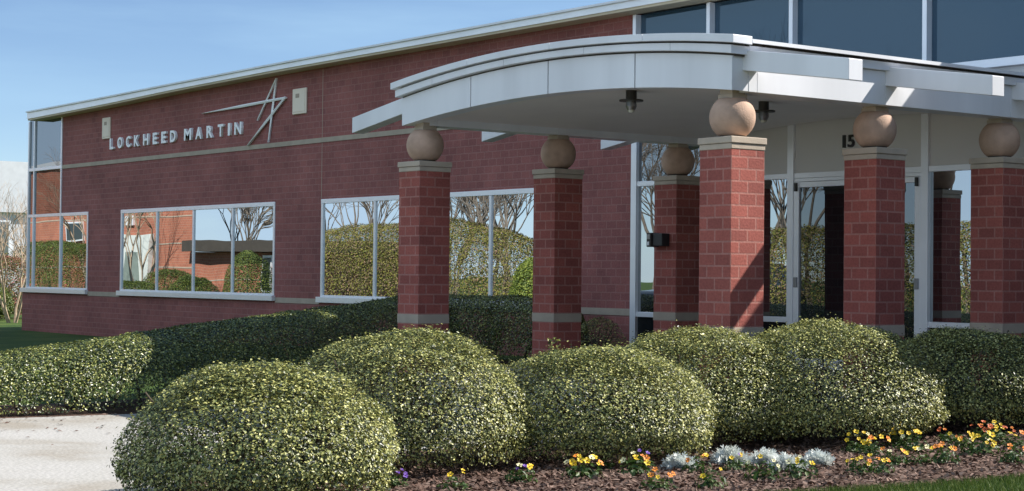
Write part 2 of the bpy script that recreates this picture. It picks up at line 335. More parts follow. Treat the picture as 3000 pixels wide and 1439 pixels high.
# flat eave (its lines rise very slightly towards the middle)
eb = interp([(-27.9, 4.36), (-22.8, 4.42), (-19.7, 4.48), (-15.8, 4.52), (-6.6, 4.545), (4.08, 4.555)])
et = interp([(-27.9, 4.565), (-22.8, 4.60), (-19.7, 4.635), (-15.8, 4.668), (-8.9, 4.695), (4.08, 4.71)])
xs = lin(-26.95, 4.08, 40)
eave = MB().arc(xs, lambda x: eb(x) + .035, lambda x: et(x) - .03, 4.25, 4.40).build('eave', M['eave'], bld)
b = MB().arc(xs, lambda x: et(x) - .03, et, 4.215, 4.42); b.build('drip_edge', M['white'], bld)
b = MB().arc(xs, lambda x: eb(x), lambda x: eb(x) + .035, 4.27, 4.56); b.build('soffit', M['soffit'], bld)
b = MB().arc(xs, lambda x: et(x) - .12, lambda x: et(x) - .04, 4.40, 18.2); b.build('roof', M['roof'], bld)
# strip windows
def strip_window(x0, x1, z0, z1, mulls, gl):
    yb = FY - .02; f = .06; b = MB()
    b.box(x0, x1, yb, FY + .10, z1 - f - .015, z1)
    for x in (x0, x1 - f): b.box(x, x + f, yb + .003, FY + .10, z0 + .12, z1 - f - .015)
    for x in mulls: b.box(x - .028, x + .028, yb + .006, FY + .10, z0 + .12, z1 - f - .015)
    fr = b.build('window', M['frame'], bld, bevel=.004)
    s = MB().box(x0 - .05, x1 + .03, FY - .075, FY + .10, z0, z0 + .095); s.box(x0, x1, yb + .004, FY + .09, z0 + .095, z0 + .125)
    s.build('sill', M['frame'], None, bevel=.005).parent = fr; s_o = fr.children[-1]; s_o.location = (0, 0, 0)
    g = MB().quad((x0 + .02, FY + .008, z0 + .1), (x1 - .02, FY + .008, z0 + .1), (x1 - .02, FY + .008, z1 - .03), (x0 + .02, FY + .008, z1 - .03)).build('pane', gl)
    g.parent = fr
strip_window(*W2[:4], [-20.97, -19.41, -17.85], M['glass']); strip_window(*W3[:4], [-13.03, -11.45, -9.87], M['glass'])
# corner glazing: low window with sill, two storeys of glass above
b = MB(); yb = FY - .02
for z0, z1 in ((2.245, 2.31), (3.275, 3.345)): b.box(-27.56, -25.66, yb, FY + .08, z0, z1)
b.box(-25.66, -24.24, yb, FY + .08, 2.24, 2.31)
for x in (-27.56, -27.245, -25.72): b.box(x, x + .055, yb - .004, FY + .08, .70, 4.40)
b.box(-24.30, -24.24, yb + .003, FY + .08, .70, 2.24)
b.box(-27.565, -27.50, FY + .08, 8, 2.245, 2.31); b.box(-27.565, -27.50, FY + .08, 8, 3.275, 3.345)
for y in (5.9, 7.3): b.box(-27.568, -27.49, y, y + .06, .70, 4.4)
fr = b.build('window', M['frame'], bld, bevel=.004)
s = MB().box(-27.80, -24.21, FY - .075, FY + .1, .58, .675); s.box(-27.58, -24.24, yb + .004, FY + .09, .675, .705); s.box(-27.80, -27.5, FY + .1, 8, .58, .675)
o = s.build('sill', M['frame'], bevel=.005); o.parent = fr
b = MB().quad((-27.54, FY + .008, .68), (-24.26, FY + .008, .68), (-24.26, FY + .008, 2.28), (-27.54, FY + .008, 2.28)).quad((-27.54, FY + .008, .68), (-27.54, 8, .68), (-27.54, 8, 2.28), (-27.54, FY + .008, 2.28))
o = b.build('pane', M['glass']); o.parent = fr
b = MB().quad((-27.54, FY + .008, 2.28), (-25.69, FY + .008, 2.28), (-25.69, FY + .008, 4.45), (-27.54, FY + .008, 4.45)).quad((-27.54, FY + .008, 2.28), (-27.54, 8, 2.28), (-27.54, 8, 4.45), (-27.54, FY + .008, 4.45))
o = b.build('pane', M['glassw']); o.parent = fr
# entrance glazing
MX = [-6.60, -5.17, -3.72, -1.66, .40, 1.85, 3.80]
b = MB()
for i, x in enumerate(MX):
    wd = .05 if i else .055
    b.box(x - wd, x + wd, FY - .05, FY + .10, -.05, 3.33); b.box(x - .032, x + .032, FY - .06, FY + .10, 3.42, 4.53)
for xa, xb in zip(MX, MX[1:]):
    b.box(xa + .05, xb - .05, FY - .035, FY + .08, 2.255, 2.32)
    if xa != -3.72: b.box(xa + .05, xb - .05, FY - .035, FY + .08, .54, .605); b.box(xa + .05, xb - .05, FY - .035, FY + .08, -.05, .05)
b.box(-6.66, 3.85, FY - .075, FY + .09, 3.33, 3.42)
b.build('entrance_frame', M['frame'], bld, bevel=.004)
for i, (xa, xb) in enumerate(zip(MX, MX[1:])):
    q = lambda z0, z1, y, n, mm: MB().quad((xa, y, z0), (xb, y, z0), (xb, y, z1), (xa, y, z1)).build(n, mm, bld)
    q(3.36, 4.53, FY + .03, 'clerestory_pane', M['glassb'])
    if i == 0: q(2.30, 3.34, FY + .0, 'transom_pane', M['glassw'])
    else:
        MB().box(xa + .05, xb - .05, FY - .01, FY + .03, 2.322, 3.328).build('spandrel_panel', M['panel'], bld)
    if xa != -3.72:
        q(.58, 2.28, FY + .0, 'side_light', M['glasss']); q(.0, .56, FY + .0, 'base_pane', M['glassk'])
# double entrance doors
b = MB().box(-3.67, -1.71, FY - .03, FY + .06, 2.215, 2.253); b.build('door_head', M['frame'], bld)
for k, (xa, xb) in enumerate(((-3.665, -2.695), (-2.685, -1.715))):
    b = MB(); y0, y1 = FY - .045, FY + .0
    b.box(xa, xa + .085, y0, y1, .01, 2.21); b.box(xb - .085, xb, y0, y1, .01, 2.21)
    b.box(xa + .085, xb - .085, y0 + .003, y1, 2.145, 2.21); b.box(xa + .085, xb - .085, y0 + .003, y1, .01, .13)
    d = b.build('door', M['frame'], bld, bevel=.004)
    g = MB().quad((xa + .05, FY - .02, .1), (xb - .05, FY - .02, .1), (xb - .05, FY - .02, 2.17), (xa + .05, FY - .02, 2.17)).build('pane', M['glassd']); g.parent = d
    xl = xa + .02 if k == 0 else xb - .075
    g = MB().box(xl, xl + .055, y0 - .02, y0 + .002, .96, 1.08).build('lock', M['metal'], bevel=.004); g.parent = d
    g = MB().box(xl + .015, xl + .045, y0 - .03, y0 + .002, 2.10, 2.20).build('hinge', M['bronze']); g.parent = d
    xh = xb - .05 if k == 0 else xa + .05
    g = MB().tube([(xh, y0, .95), (xh, y0 - .06, .95), (xh, y0 - .06, 1.25), (xh, y0, 1.25)], [.012] * 4, 8).build('handle', M['metal'], smooth=True); g.parent = d

# ------------------------------------------------------------------ wall sign, emblem, lamps, number
sign = thing('wall_sign', (-20.3, FY, 3.67), 'white raised capital lettering across the upper brick wall', 'sign')
def glyph(ch, name, mat, x, z, h, width, depth, y, parent, fat=.03):
    cu = bpy.data.curves.new('glyph', 'FONT'); cu.body = ch; cu.extrude = depth / 2; cu.offset = fat; cu.size = 1
    tmp = bpy.data.objects.new('glyph', cu); C.objects.link(tmp)
    dg = bpy.context.evaluated_depsgraph_get(); me = bpy.data.meshes.new_from_object(tmp.evaluated_get(dg)); me.name = name
    bpy.data.objects.remove(tmp); bpy.data.curves.remove(cu)
    co = np.empty(len(me.vertices) * 3, np.float32); me.vertices.foreach_get('co', co); co = co.reshape(-1, 3)
    mn, mxx = co[:, :2].min(0), co[:, :2].max(0); k = h / (mxx[1] - mn[1]); kx = width / (mxx[0] - mn[0])
    out = np.empty_like(co); out[:, 0] = x + (co[:, 0] - mn[0]) * kx; out[:, 2] = z + (co[:, 1] - mn[1]) * k; out[:, 1] = y - co[:, 2] - depth / 2
    me.vertices.foreach_set('co', out.ravel()); me.update(); me.materials.clear(); me.materials.append(mat)
    o = bpy.data.objects.new(name, me); C.objects.link(o); o.parent = parent; o.location = -parent.location
    return o
for ch, x, wd in zip('LOCKHEEDMARTIN', (-23.17, -22.80, -22.39, -22.02, -21.60, -21.16, -20.78, -20.40, -19.81, -19.33, -18.88, -18.43, -18.02, -17.79),
                     (.22, .28, .26, .28, .29, .24, .25, .28, .36, .30, .29, .26, .10, .32)):
    glyph(ch, 'letter', M['letter'], x + wd * .09, 3.56, .225, wd * .82, .045, FY, sign, .03)
emb = thing('star_emblem', (-16.5, FY, 4.0), 'slender steel star emblem of crossing spikes beside the wall lettering', 'emblem')
b = MB()
def spike(p, q, w0, w1, yo, wm=None):
    p, q = Vector((p[0], FY - yo, p[1])), Vector((q[0], FY - yo, q[1])); d = (q - p).normalized(); s = Vector((-d.z, 0, d.x)); n = Vector((0, -1, 0))
    mid = p.lerp(q, .5)
    rings = []
    for c, wv in ((p, w0), (mid, wm or (w0 + w1) / 2), (q, w1)): rings.append([c + s * wv, c + n * .014, c - s * wv, c + Vector((0, yo + .01, 0))])
    b.loft(rings)
spike((-16.27, 4.47), (-16.52, 3.36), .008, .010, .03, .036); spike((-16.29, 4.44), (-16.92, 3.77), .010, .012, .035, .022)
spike((-19.05, 4.03), (-15.92, 4.10), .006, .022, .04, .026); spike((-15.92, 4.11), (-17.26, 3.34), .022, .008, .045, .028)
b.build('spikes', M['star'], emb)
for x0, x1, lab in ((-23.57, -23.18, 'cream rectangular wall lamp at the start of the lettering, smaller looking one'), (-15.69, -15.22, 'cream rectangular wall lamp to the right of the steel star emblem')):
    t = thing('wall_lamp', (x0, FY, 4), lab, 'wall lamp', 'cream wall lamps on the brick facade')
    MB().box(x0, x1, FY - .032, FY, 3.79, 4.23).build('housing', M['cream'], t, bevel=.012)
    MB().box(x0 + .04, x1 - .04, FY - .040, FY - .030, 3.83, 4.19).build('cover_plate', M['cream'], t, bevel=.006)
    MB().box(x0 + .13, x0 + .25, FY - .044, FY - .039, 4.07, 4.14).build('badge', M['band'], t)
num = thing('house_number', (-2.78, FY, 2.65), 'black house number 15 on the grey panel above the doors', 'number')
glyph('1', 'digit', M['black'], -2.90, 2.585, .145, .04, .02, FY - .01, num, .02); glyph('5', 'digit', M['black'], -2.82, 2.585, .145, .10, .02, FY - .01, num, .02)

# ------------------------------------------------------------------ entrance canopy
XL, XR, XM = -5.27, 0.0, -2.635
can = thing('entrance_canopy', (XM, 2, 0), 'white vaulted entrance canopy with panelled arched fascia and outrigger beams', 'canopy')
def prof(zend, zmid): return lambda x: zend + (zmid - zend) * (1 - ((x - XM) / 2.635) ** 2)
pb, ptp = prof(2.712, 2.872), prof(3.016, 3.199)
edges = [XL, -3.96, XM, -1.31, XR]
b = MB()
for xa, xb in zip(edges, edges[1:]):
    ga = .008 if xa > XL else 0; gb = .008 if xb < XR else 0
    b.arc(lin(xa + ga, xb - gb, 10), pb, ptp, 0, .03)
b.build('fascia', M['white'], can, bevel=.003)
MB().arc(lin(XL + .004, XR - .004, 30), lambda x: pb(x) + .004, lambda x: ptp(x) - .002, .0305, .20).build('fascia_backing', M['white'], can)
for x in edges[1:-1]: MB().arc([x - .012, x + .012], lambda q: pb(q) + .002, lambda q: ptp(q) - .002, .012, .030).build('fascia_joint', M['dbrown'], can)
l2b, l2t = prof(3.034, 3.216), prof(3.108, 3.280); l1b, l1t = prof(3.126, 3.296), prof(3.198, 3.360)
e2 = [XL - .055, -4.6, -3.3, -2.0, -.75, XR + .052]
b = MB()
for i, (xa, xb) in enumerate(zip(e2, e2[1:])): b.arc(lin(xa + (.003 if i else 0), xb - (.003 if i < 4 else 0), 10), l2b, l2t, -.06, .16)
b.build('cornice', M['white'], can, bevel=.003)
b = MB(); e3 = [XL - .10, -3.9, -2.5, -1.1, XR + .11]
for i, (xa, xb) in enumerate(zip(e3, e3[1:])): b.arc(lin(xa + (.003 if i else 0), xb - (.003 if i < 3 else 0), 10), l1b, l1t, -.095, .14)
b.build('gutter', M['white'], can, bevel=.004)
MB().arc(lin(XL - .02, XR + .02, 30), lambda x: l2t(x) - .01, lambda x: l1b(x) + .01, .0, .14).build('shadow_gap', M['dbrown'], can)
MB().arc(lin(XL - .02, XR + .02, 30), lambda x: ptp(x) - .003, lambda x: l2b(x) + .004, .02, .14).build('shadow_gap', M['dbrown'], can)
# vaulted roof and ceiling
MB().arc(lin(XL - .10, XR + .11, 30), lambda x: l1t(x) - .055, lambda x: l1t(x) - .022, .145, FY - .09).build('roof', M['white'], can)
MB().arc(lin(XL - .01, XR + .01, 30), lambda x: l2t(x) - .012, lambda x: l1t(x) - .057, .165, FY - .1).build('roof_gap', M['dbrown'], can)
for xa, xb in ((XL - .05, XL + .06), (XR - .06, XR + .05)): MB().box(xa, xb, .165, FY - .09, 3.034, 3.112).build('side_cornice', M['white'], can, bevel=.003)
MB().arc(lin(XL + .26, XR - .26, 24), lambda x: pb(x) + .048, lambda x: pb(x) + .062, .20, FY - .06).build('ceiling', M['ceil'], can)
for xa, xb in ((XL, XL + .26), (XR - .26, XR)):
    sb = MB().box(xa + .010, xb - .006, .21, FY - .062, 2.718, 3.025).build('side_beam', M['white'], can)
    for ya, yb_ in ((.205, .305), (.311, 1.99), (1.996, 3.86), (3.866, FY - .06)):
        o = MB().box(xa + .004, xb, ya, yb_, 2.712, 3.03).build('beam_panel', M['white'], None, bevel=.003); o.parent = sb
for yc in (.134, 1.99, 3.885):
    for sgn, x0, x1 in ((1, XR - .1, 1.25), (-1, XL + .1, XL - 1.27)):
        ax = XR if sgn > 0 else XL; sl_ = lambda x: -.146 * abs(x - ax) * (1 if (x - ax) * sgn > 0 else -1)
        c = [(x0, sl_(x0)), (x1, sl_(x1))]
        if sgn < 0: c = c[::-1]
        (xa, za), (xb, zb) = c; y0, y1 = yc, yc + .17; zl, zh = 2.895, 3.075
        MB().hexa([(xa, y0, zl + za), (xb, y0, zl + zb), (xb, y1, zl + zb), (xa, y1, zl + za), (xa, y0, zh + za), (xb, y0, zh + zb), (xb, y1, zh + zb), (xa, y1, zh + za)]).build('outrigger', M['white'], can, bevel=.006)
for (x, y), lab in (((-2.11, .64), 'small dark ceiling lamp near the front of the canopy'), ((-1.99, 2.35), 'small dark ceiling lamp half hidden behind the front right stone ball')):
    t = thing('ceiling_lamp', (x, y, 2.86), lab, 'ceiling lamp', 'ceiling lamps under the canopy'); zc = pb(x) + .048
    MB().lathe((x, y, zc), [(.055, 0), (.055, -.10), (.045, -.11)], 20).build('canister', M['bronze'], t, smooth=False)
    bb = MB().lathe((x, y, zc - .095), [(.12, 0), (.12, -.015)], 24); bb.build('flange', M['bronze'], t)
    MB().lathe((x, y, zc - .11), [(.05, 0), (.055, -.05), (.04, -.085)], 20).build('lower_housing', M['metal'], t, smooth=False)
    MB().lathe((x, y, zc - .195), [(.035, 0), (.03, -.02), (.01, -.03)], 16).build('lens', M['lens'], t, smooth=True)

# ------------------------------------------------------------------ brick columns with stone balls
col_lab = {(-4.905, 0): 'front left brick column, nearest to the long hedge, with a shaded stone ball', (-4.905, 1.87): 'middle brick column of the left row, in front of the last wide window',
           (-4.905, 3.747): 'rear brick column of the left row carrying the black intercom box', (0, 0): 'front right brick column with its right face in bright sun',
           (0, 1.87): 'middle brick column of the right row, standing in front of the doors', (0, 3.747): 'rear brick column of the right row at the edge of the photo'}
def column(x, y, lab):
    t = thing('brick_column', (x - .203, y + .203, 0), lab, 'column', 'brick columns with stone balls under the canopy'); x0, x1, y0, y1 = x - .406, x, y, y + .406
    MB().box(x0, x1, y0, y1, -.3, .535).build('base', M['cbrick'], t, bevel=.003)
    MB().box(x0 - .004, x1 + .004, y0 - .004, y1 + .004, .535, .635).build('stone_band', M['band'], t, bevel=.004)
    MB().box(x0, x1, y0, y1, .635, 2.20).build('shaft', M['cbrick'], t, bevel=.003)
    b = MB().box(x0 - .005, x1 + .005, y0 - .005, y1 + .005, 2.20, 2.25); b.box(x0 - .016, x1 + .016, y0 - .016, y1 + .016, 2.252, 2.311)
    b.build('cap', M['stone'], t, bevel=.006)
    cx, cy_ = x - .203, y + .203
    MB().lathe((cx, cy_, 2.311), [(.115, 0), (.115, .025)], 24).build('neck', M['dbrown'], t)
    pr = [(math.sqrt(.207 ** 2 - z * z), .17 + .025 + z) for z in np.linspace(-.165, .165, 17)]
    MB().lathe((cx, cy_, 2.302), pr, 40).build('stone_ball', M['ball'], t, smooth=True)
    MB().box(cx - .092, cx + .092, cy_ - .092, cy_ + .092, 2.655, 2.70).build('bearing_block', M['stone'], t, bevel=.004)
    MB().box(cx - .08, cx + .08, cy_ - .08, cy_ + .08, 2.70, 2.76).build('bearing_post', M['stone'], t)
for (x, y), lab in col_lab.items(): column(x, y, lab)
t = thing('intercom', (-5.2, 3.66, 1.5), 'black intercom box fixed to the rear left brick column', 'intercom')
MB().box(-5.20, -5.02, 3.62, 3.745, 1.445, 1.60).build('housing', M['black'], t, bevel=.008)
MB().box(-5.29, -5.20, 3.60, 3.735, 1.435, 1.61).build('face_box', M['bronze'], t, bevel=.01)
b = MB().box(-5.275, -5.215, 3.592, 3.602, 1.53, 1.59); b.build('screen', M['metal'], t)
MB().box(-5.26, -5.23, 3.59, 3.602, 1.455, 1.50).build('button', M['letter'], t)

# ------------------------------------------------------------------ clipped shrubs and hedges
def branches_mb(rx, ry, h, n, seed):
    rs = random.Random(seed); b = MB()
    for k in range(n):
        a = rs.uniform(0, 6.283); r0 = rs.uniform(0, .25); q = rs.uniform(.3, .9)
        p0 = Vector((r0 * rx * math.cos(a), r0 * ry * math.sin(a), -.05)); p1 = Vector((q * rx * .6 * math.cos(a), q * ry * .6 * math.sin(a), h * rs.uniform(.3, .5)))
        p2 = Vector((q * rx * math.cos(a + .2), q * ry * math.sin(a + .2), h * rs.uniform(.55, .85)))
        b.tube([p0, p1, p2], [.016, .011, .005], 5)
        for j in range(3):
            p3 = p1 + Vector((rs.uniform(-.25, .25), rs.uniform(-.25, .25), rs.uniform(.05, .3))) * (rx / .9); b.tube([p1, p3], [.008, .003], 4)
    return b
def shrub(x, y, h, rx, ry, lab, seed, mat='leaf', n=70000, L=.0225, name='clipped_shrub', cat='shrub', grp='clipped shrubs beside the walkway', bare=.20, powr=2.1, skirt=.12):
    rs = np.random.RandomState(seed); g = float(gz(x, y)); t = thing(name, (x, y, g), lab, cat, grp)
    D = unit(rs.normal(0, 1, (n, 3))); zc = .34
    D[:, 2] = np.where((D[:, 2] < -.75), -D[:, 2], D[:, 2])
    e = (np.abs(D) ** powr).sum(1) ** (-1 / powr); D2 = D * e[:, None]
    depth = 1 - (rs.rand(n) ** 2.8) * .30
    bump = 1 + lump(D2 * 2.0, seed, .075, 2.2) + lump(D2 * 6, seed + 1, .04, 2.2) + rs.normal(0, .016, n)
    P = D2 * (depth * bump)[:, None]
    t_ = np.clip(-D2[:, 2], 0, 1); z = np.where(P[:, 2] > 0, zc * h + P[:, 2] * h * (1 - zc), zc * h - t_ ** 1.0 * h * zc)
    rad = np.linalg.norm(D2[:, :2], axis=1) + 1e-6; wall_ = np.where(P[:, 2] < 0, (1 - skirt * (t_ / .9) ** 2) / rad, 1.0)   # near-vertical skirts
    wall_ = np.where((P[:, 2] < 0) & (rad < .25), rs.uniform(.3, 1, n) / rad, wall_)
    Q = np.stack([P[:, 0] * rx * wall_, P[:, 1] * ry * wall_, z], 1)
    keep = (Q[:, 2] > .02) & ((Q[:, 2] > bare * h) | (rs.rand(n) < .55 * np.clip(Q[:, 2] / (bare * h), .15, 1)))
    N = D / np.array([rx, ry, h * .5]); Q, N = Q[keep], unit(N[keep])
    stray = rs.rand(len(Q)) < .03; Q[stray] += N[stray] * rs.uniform(.01, .055, (stray.sum(), 1))
    soup('foliage', leaves(Q, N * .8 + np.array([0, 0, .65]), L, L * .6, .9, rs=rs), 4, LF, M[mat], t)
    branches_mb(rx, ry, h, 16, seed).build('branches', M['stem'], t, loc=(0, 0, 0))
    return t
shrub(1.93, -5.64, .81, .775, .79, 'frontmost clipped round shrub, leftmost of the row, right beside the pale walkway', 1, skirt=.03)
shrub(.80, -3.90, .955, .84, .86, 'tall clipped round shrub second from the front, before the front left column', 2)
s3 = shrub(1.10, -2.40, .83, .84, .88, 'broad clipped shrub third from the front, with a sprig poking from its top', 3)
shrub(.64, -.90, .90, .82, .86, 'clipped shrub in front of the sunlit front right column', 4)
shrub(1.16, -.02, .93, .95, .92, 'clipped shrub below the middle right column, lit on top, dark beneath', 5)
shrub(1.44, 1.42, .82, .78, .80, 'dark shaded clipped shrub below the rear right column', 6)
shrub(1.90, 2.55, .86, .80, .80, 'dark shaded clipped shrub at the very right edge of the photo', 8)
shrub(-6.15, 3.55, .62, .34, .40, 'small dark round shrub against the brick wall by the entrance glazing', 9, n=6000)
rs_ = np.random.RandomState(77); q_ = np.stack([rs_.normal(0, .03, 60), rs_.normal(0, .03, 60), rs_.uniform(-.06, .09, 60)], 1) + np.array([-.18, -.26, .80])
soup('sprig', leaves(q_, rs_.normal(0, 1, (60, 3)) + np.array([0, 0, .5]), .036, .02, .9), 4, LF, M['leaf'], s3)
# long curved hedge
def hedge(name, pts, lab, seed, mat, dens, L, grp=None):
    """pts: (x, y, height, half width)"""
    rs = np.random.RandomState(seed); P = np.array([p[:2] for p in pts], float); seg = np.linalg.norm(np.diff(P, axis=0), axis=1); s = np.concatenate([[0], np.cumsum(seg)])
    T = s[-1]; n = int(T * dens); u = rs.uniform(-.5, T + .5, n); uc = np.clip(u, 0, T)
    cx, cy_ = np.interp(uc, s, P[:, 0]), np.interp(uc, s, P[:, 1]); H = np.interp(uc, s, [p[2] for p in pts]); W = np.interp(uc, s, [p[3] for p in pts])
    dx = np.interp(np.clip(uc + .3, 0, T), s, P[:, 0]) - np.interp(np.clip(uc - .3, 0, T), s, P[:, 0]); dy = np.interp(np.clip(uc + .3, 0, T), s, P[:, 1]) - np.interp(np.clip(uc - .3, 0, T), s, P[:, 1])
    t2 = unit(np.stack([dx, dy], 1)); nn = np.stack([-t2[:, 1], t2[:, 0]], 1)
    a = rs.uniform(-.35, math.pi + .35, n); ca, sa = np.cos(a), np.sin(a); e = (np.abs(ca) ** 2.6 + np.abs(sa) ** 2.6) ** (-1 / 2.6)
    over = np.abs(u - uc) / .5; shrink = np.sqrt(np.clip(1 - over ** 2, 0, 1)) * .9 + .1
    k = (1 - rs.rand(n) ** 2.8 * .28) * (1 + lump(np.stack([u * 1.3, ca, sa], 1), seed, .08, 1.5) + lump(np.stack([u * 4, ca * 3, sa * 3], 1), seed + 3, .05, 1.5) + rs.normal(0, .012, n)) * np.where(over > 0, shrink, 1)
    off = ca * e * W * k; z = .36 * H + sa * e * np.where(sa > 0, .64 * H, .98 * H) * k
    Q = np.stack([cx + nn[:, 0] * off + t2[:, 0] * (u - uc), cy_ + nn[:, 1] * off + t2[:, 1] * (u - uc), z], 1)
    keep = (Q[:, 2] > .03) & ((Q[:, 2] > .16) | (rs.rand(n) < .5)); Q[:, 2] += gz(Q[:, 0], Q[:, 1])
    N = np.stack([nn[:, 0] * ca / W, nn[:, 1] * ca / W, sa / H], 1)
    o = thing(name, (pts[0][0], pts[0][1], float(gz(*pts[0][:2]))), lab, 'hedge', grp)
    soup('foliage', leaves(Q[keep] - np.array(o.location), unit(N[keep]) * .8 + np.array([0, 0, .65]), L, L * .6, .9, rs=rs), 4, LF, M[mat], o)
    b = MB(); rr = random.Random(seed)
    for q in np.arange(.2, T, .45):
        x, y = np.interp(q, s, P[:, 0]), np.interp(q, s, P[:, 1]); h = np.interp(q, s, [p[2] for p in pts]); g = float(gz(x, y))
        for j in range(2): b.tube([(x, y, g - .03), (x + rr.uniform(-.3, .3), y + rr.uniform(-.3, .3), g + h * .75)], [.016, .005], 4)
    b.build('branches', M['stem'], o)
    return o
hedge('hedge', [(-5.6, -8.5, .46, .62), (-5.42, -5.6, .50, .62), (-5.31, -4.5, .55, .62), (-5.25, -3.38, .70, .64), (-6.15, -1.53, .83, .68), (-7.62, .65, .86, .70), (-8.9, 2.7, .88, .70), (-7.95, 3.55, .86, .62), (-7.3, 3.66, .80, .5)],
      'long curved clipped hedge running from the walkway back to the brick facade', 21, 'hleaf', 20000, .027)

# ------------------------------------------------------------------ flowers
def copy(o, parent=None, loc=None, rz=None):
    c = o.copy(); C.objects.link(c)
    if parent is not None: c.parent = parent
    if loc is not None: c.location = loc
    if rz is not None: c.rotation_euler = (0, 0, rz)
    return c
def flower_mesh(mat):
    b = MB(); r = .024
    for k in range(5):
        a = 2 * math.pi * k / 5 + .3; rr = r * (1.15 if k in (0, 1) else 1)
        ring = [b.vert((0, 0, .004))] + [b.vert((rr * q * math.cos(a + d), rr * q * math.sin(a + d), .004 + hgt + .002 * k)) for d, q, hgt in ((-.62, .7, .003), (-.42, 1.1, .006), (0, 1.25, .004), (.42, 1.1, .006), (.62, .7, .003))]
        for i in range(1, 5): b.face((ring[0], ring[i], ring[i + 1]))
    b.cur = 1; b.lathe((0, 0, .010), [(.007, 0), (.004, .004)], 8)
    o = b.build('flower', [mat, M['heart']]); me = o.data; bpy.data.objects.remove(o); return me
FM = {k: flower_mesh(M[k]) for k in ('yellow', 'orange', 'purple', 'ivory', 'rust')}
def tuft(seed, r, h, n):
    rs = np.random.RandomState(seed); P = rs.normal(0, .5, (n, 3)); P[:, 2] = np.abs(P[:, 2]); d = np.linalg.norm(P, axis=1); P = P / np.maximum(d, 1)[:, None]
    Q = P * np.array([r, r, h]); o = soup('foliage', leaves(Q, unit(P + np.array([0, 0, .6])), .042, .022, .9, rs=rs), 4, LF, M['fleaf']); me = o.data; bpy.data.objects.remove(o); return me
TM = [tuft(40 + k, .12, .11, 150) for k in range(4)]
TO = []
pan = [  # x, y, colours (weights), flowers, size, label
    (2.02, -3.26, 'yyyio', 13, 1.15, 'yellow pansy clump below the third shrub, dense with bright blooms'),
    (2.09, -2.83, 'ypoiyy', 12, 1.15, 'mixed pansy clump of yellow, ivory, orange and purple blooms by the shrub shade'),
    (2.84, -3.31, 'ooy', 7, 1.0, 'low orange pansy clump cut by the bottom edge, below the mixed clump'),
    (2.20, -2.39, 'oy', 6, .85, 'sparse orange pansy clump just right of the first silver plant'),
    (2.31, -2.12, 'yyp', 6, .85, 'small yellow and purple pansy clump in front of the largest silver plant'),
    (2.91, -2.92, 'y', 2, .9, 'mostly green pansy clump with hardly a bloom near the bottom edge'),
    (2.79, -2.33, 'iyi', 5, 1.1, 'leafy pansy clump with few ivory blooms in front of the silver plants'),
    (1.63, -2.74, 'g', 0, .7, 'bloomless green seedling at the foot of the third shrub'),
    (2.01, -.56, 'yyyi', 12, 1.05, 'bright yellow pansy clump right of the last silver plant, next to an orange one'),
    (2.21, -.59, 'oiyy', 10, 1.0, 'orange and ivory pansy clump touching the bright yellow one'),
    (2.92, -1.54, 'yoy', 8, .9, 'orange and yellow pansy clump at the front, below the bright yellow one'),
    (2.99, -1.42, 'yyo', 7, .9, 'yellow pansy clump leaning on its orange neighbour at the front of the bed'),
    (2.72, -.95, 'oyi', 7, .9, 'small orange-and-yellow pansy clump in the middle of the bed'),
    (2.80, -.78, 'yi', 6, .9, 'pale yellow pansy clump in the middle of the bed'),
    (2.02, -.08, 'yy', 7, 1.1, 'tall straggly yellow pansy clump against the dark shrub shade'),
    (2.27, -.22, 'yi', 4, 1.0, 'greenish pansy clump with a few yellow blooms by the straggly one'),
    (2.88, -.61, 'ooy', 10, 1.0, 'lone orange pansy clump near the lawn edge with a row of blooms'),
    (2.08, .39, 'or', 5, .8, 'small orange pansy clump close under the shaded shrub'),
    (2.42, .14, 'yyo', 9, .95, 'yellow pansy clump left of the large yellow group at right'),
    (2.75, -.03, 'yyyi', 13, 1.15, 'large yellow pansy clump in front of the rust coloured ones'),
    (2.19, .71, 'rro', 11, 1.0, 'rust red pansy clump under the shaded shrub at right'),
    (2.35, .67, 'yyr', 10, 1.0, 'yellow pansy clump beside the rust red one'),
    (2.06, 1.02, 'iiy', 6, .8, 'ivory white pansy clump highest up the bed at right'),
    (2.67, .47, 'oyr', 9, 1.0, 'orange pansy clump at the right photo edge, upper one'),
    (3.21, -.24, 'oo', 8, .95, 'orange pansy clump at the right photo edge, lower one'),
    (2.84, -2.03, 'yiy', 6, 1.0, 'leafy pale yellow pansy clump in front of the rightmost silver plants'),
    (1.80, -4.62, 'ppp', 9, .85, 'purple pansy clump beside the front shrub at the bottom edge'),
    (2.10, -4.36, 'y', 3, .9, 'green and yellow pansy clump at the bottom edge right of the purple one'),
    (2.02, -3.78, 'pyyi', 6, .9, 'purple and yellow pansy clump between the second and third shrubs'),
]
CM = dict(y='yellow', o='orange', p='purple', i='ivory', r='rust')
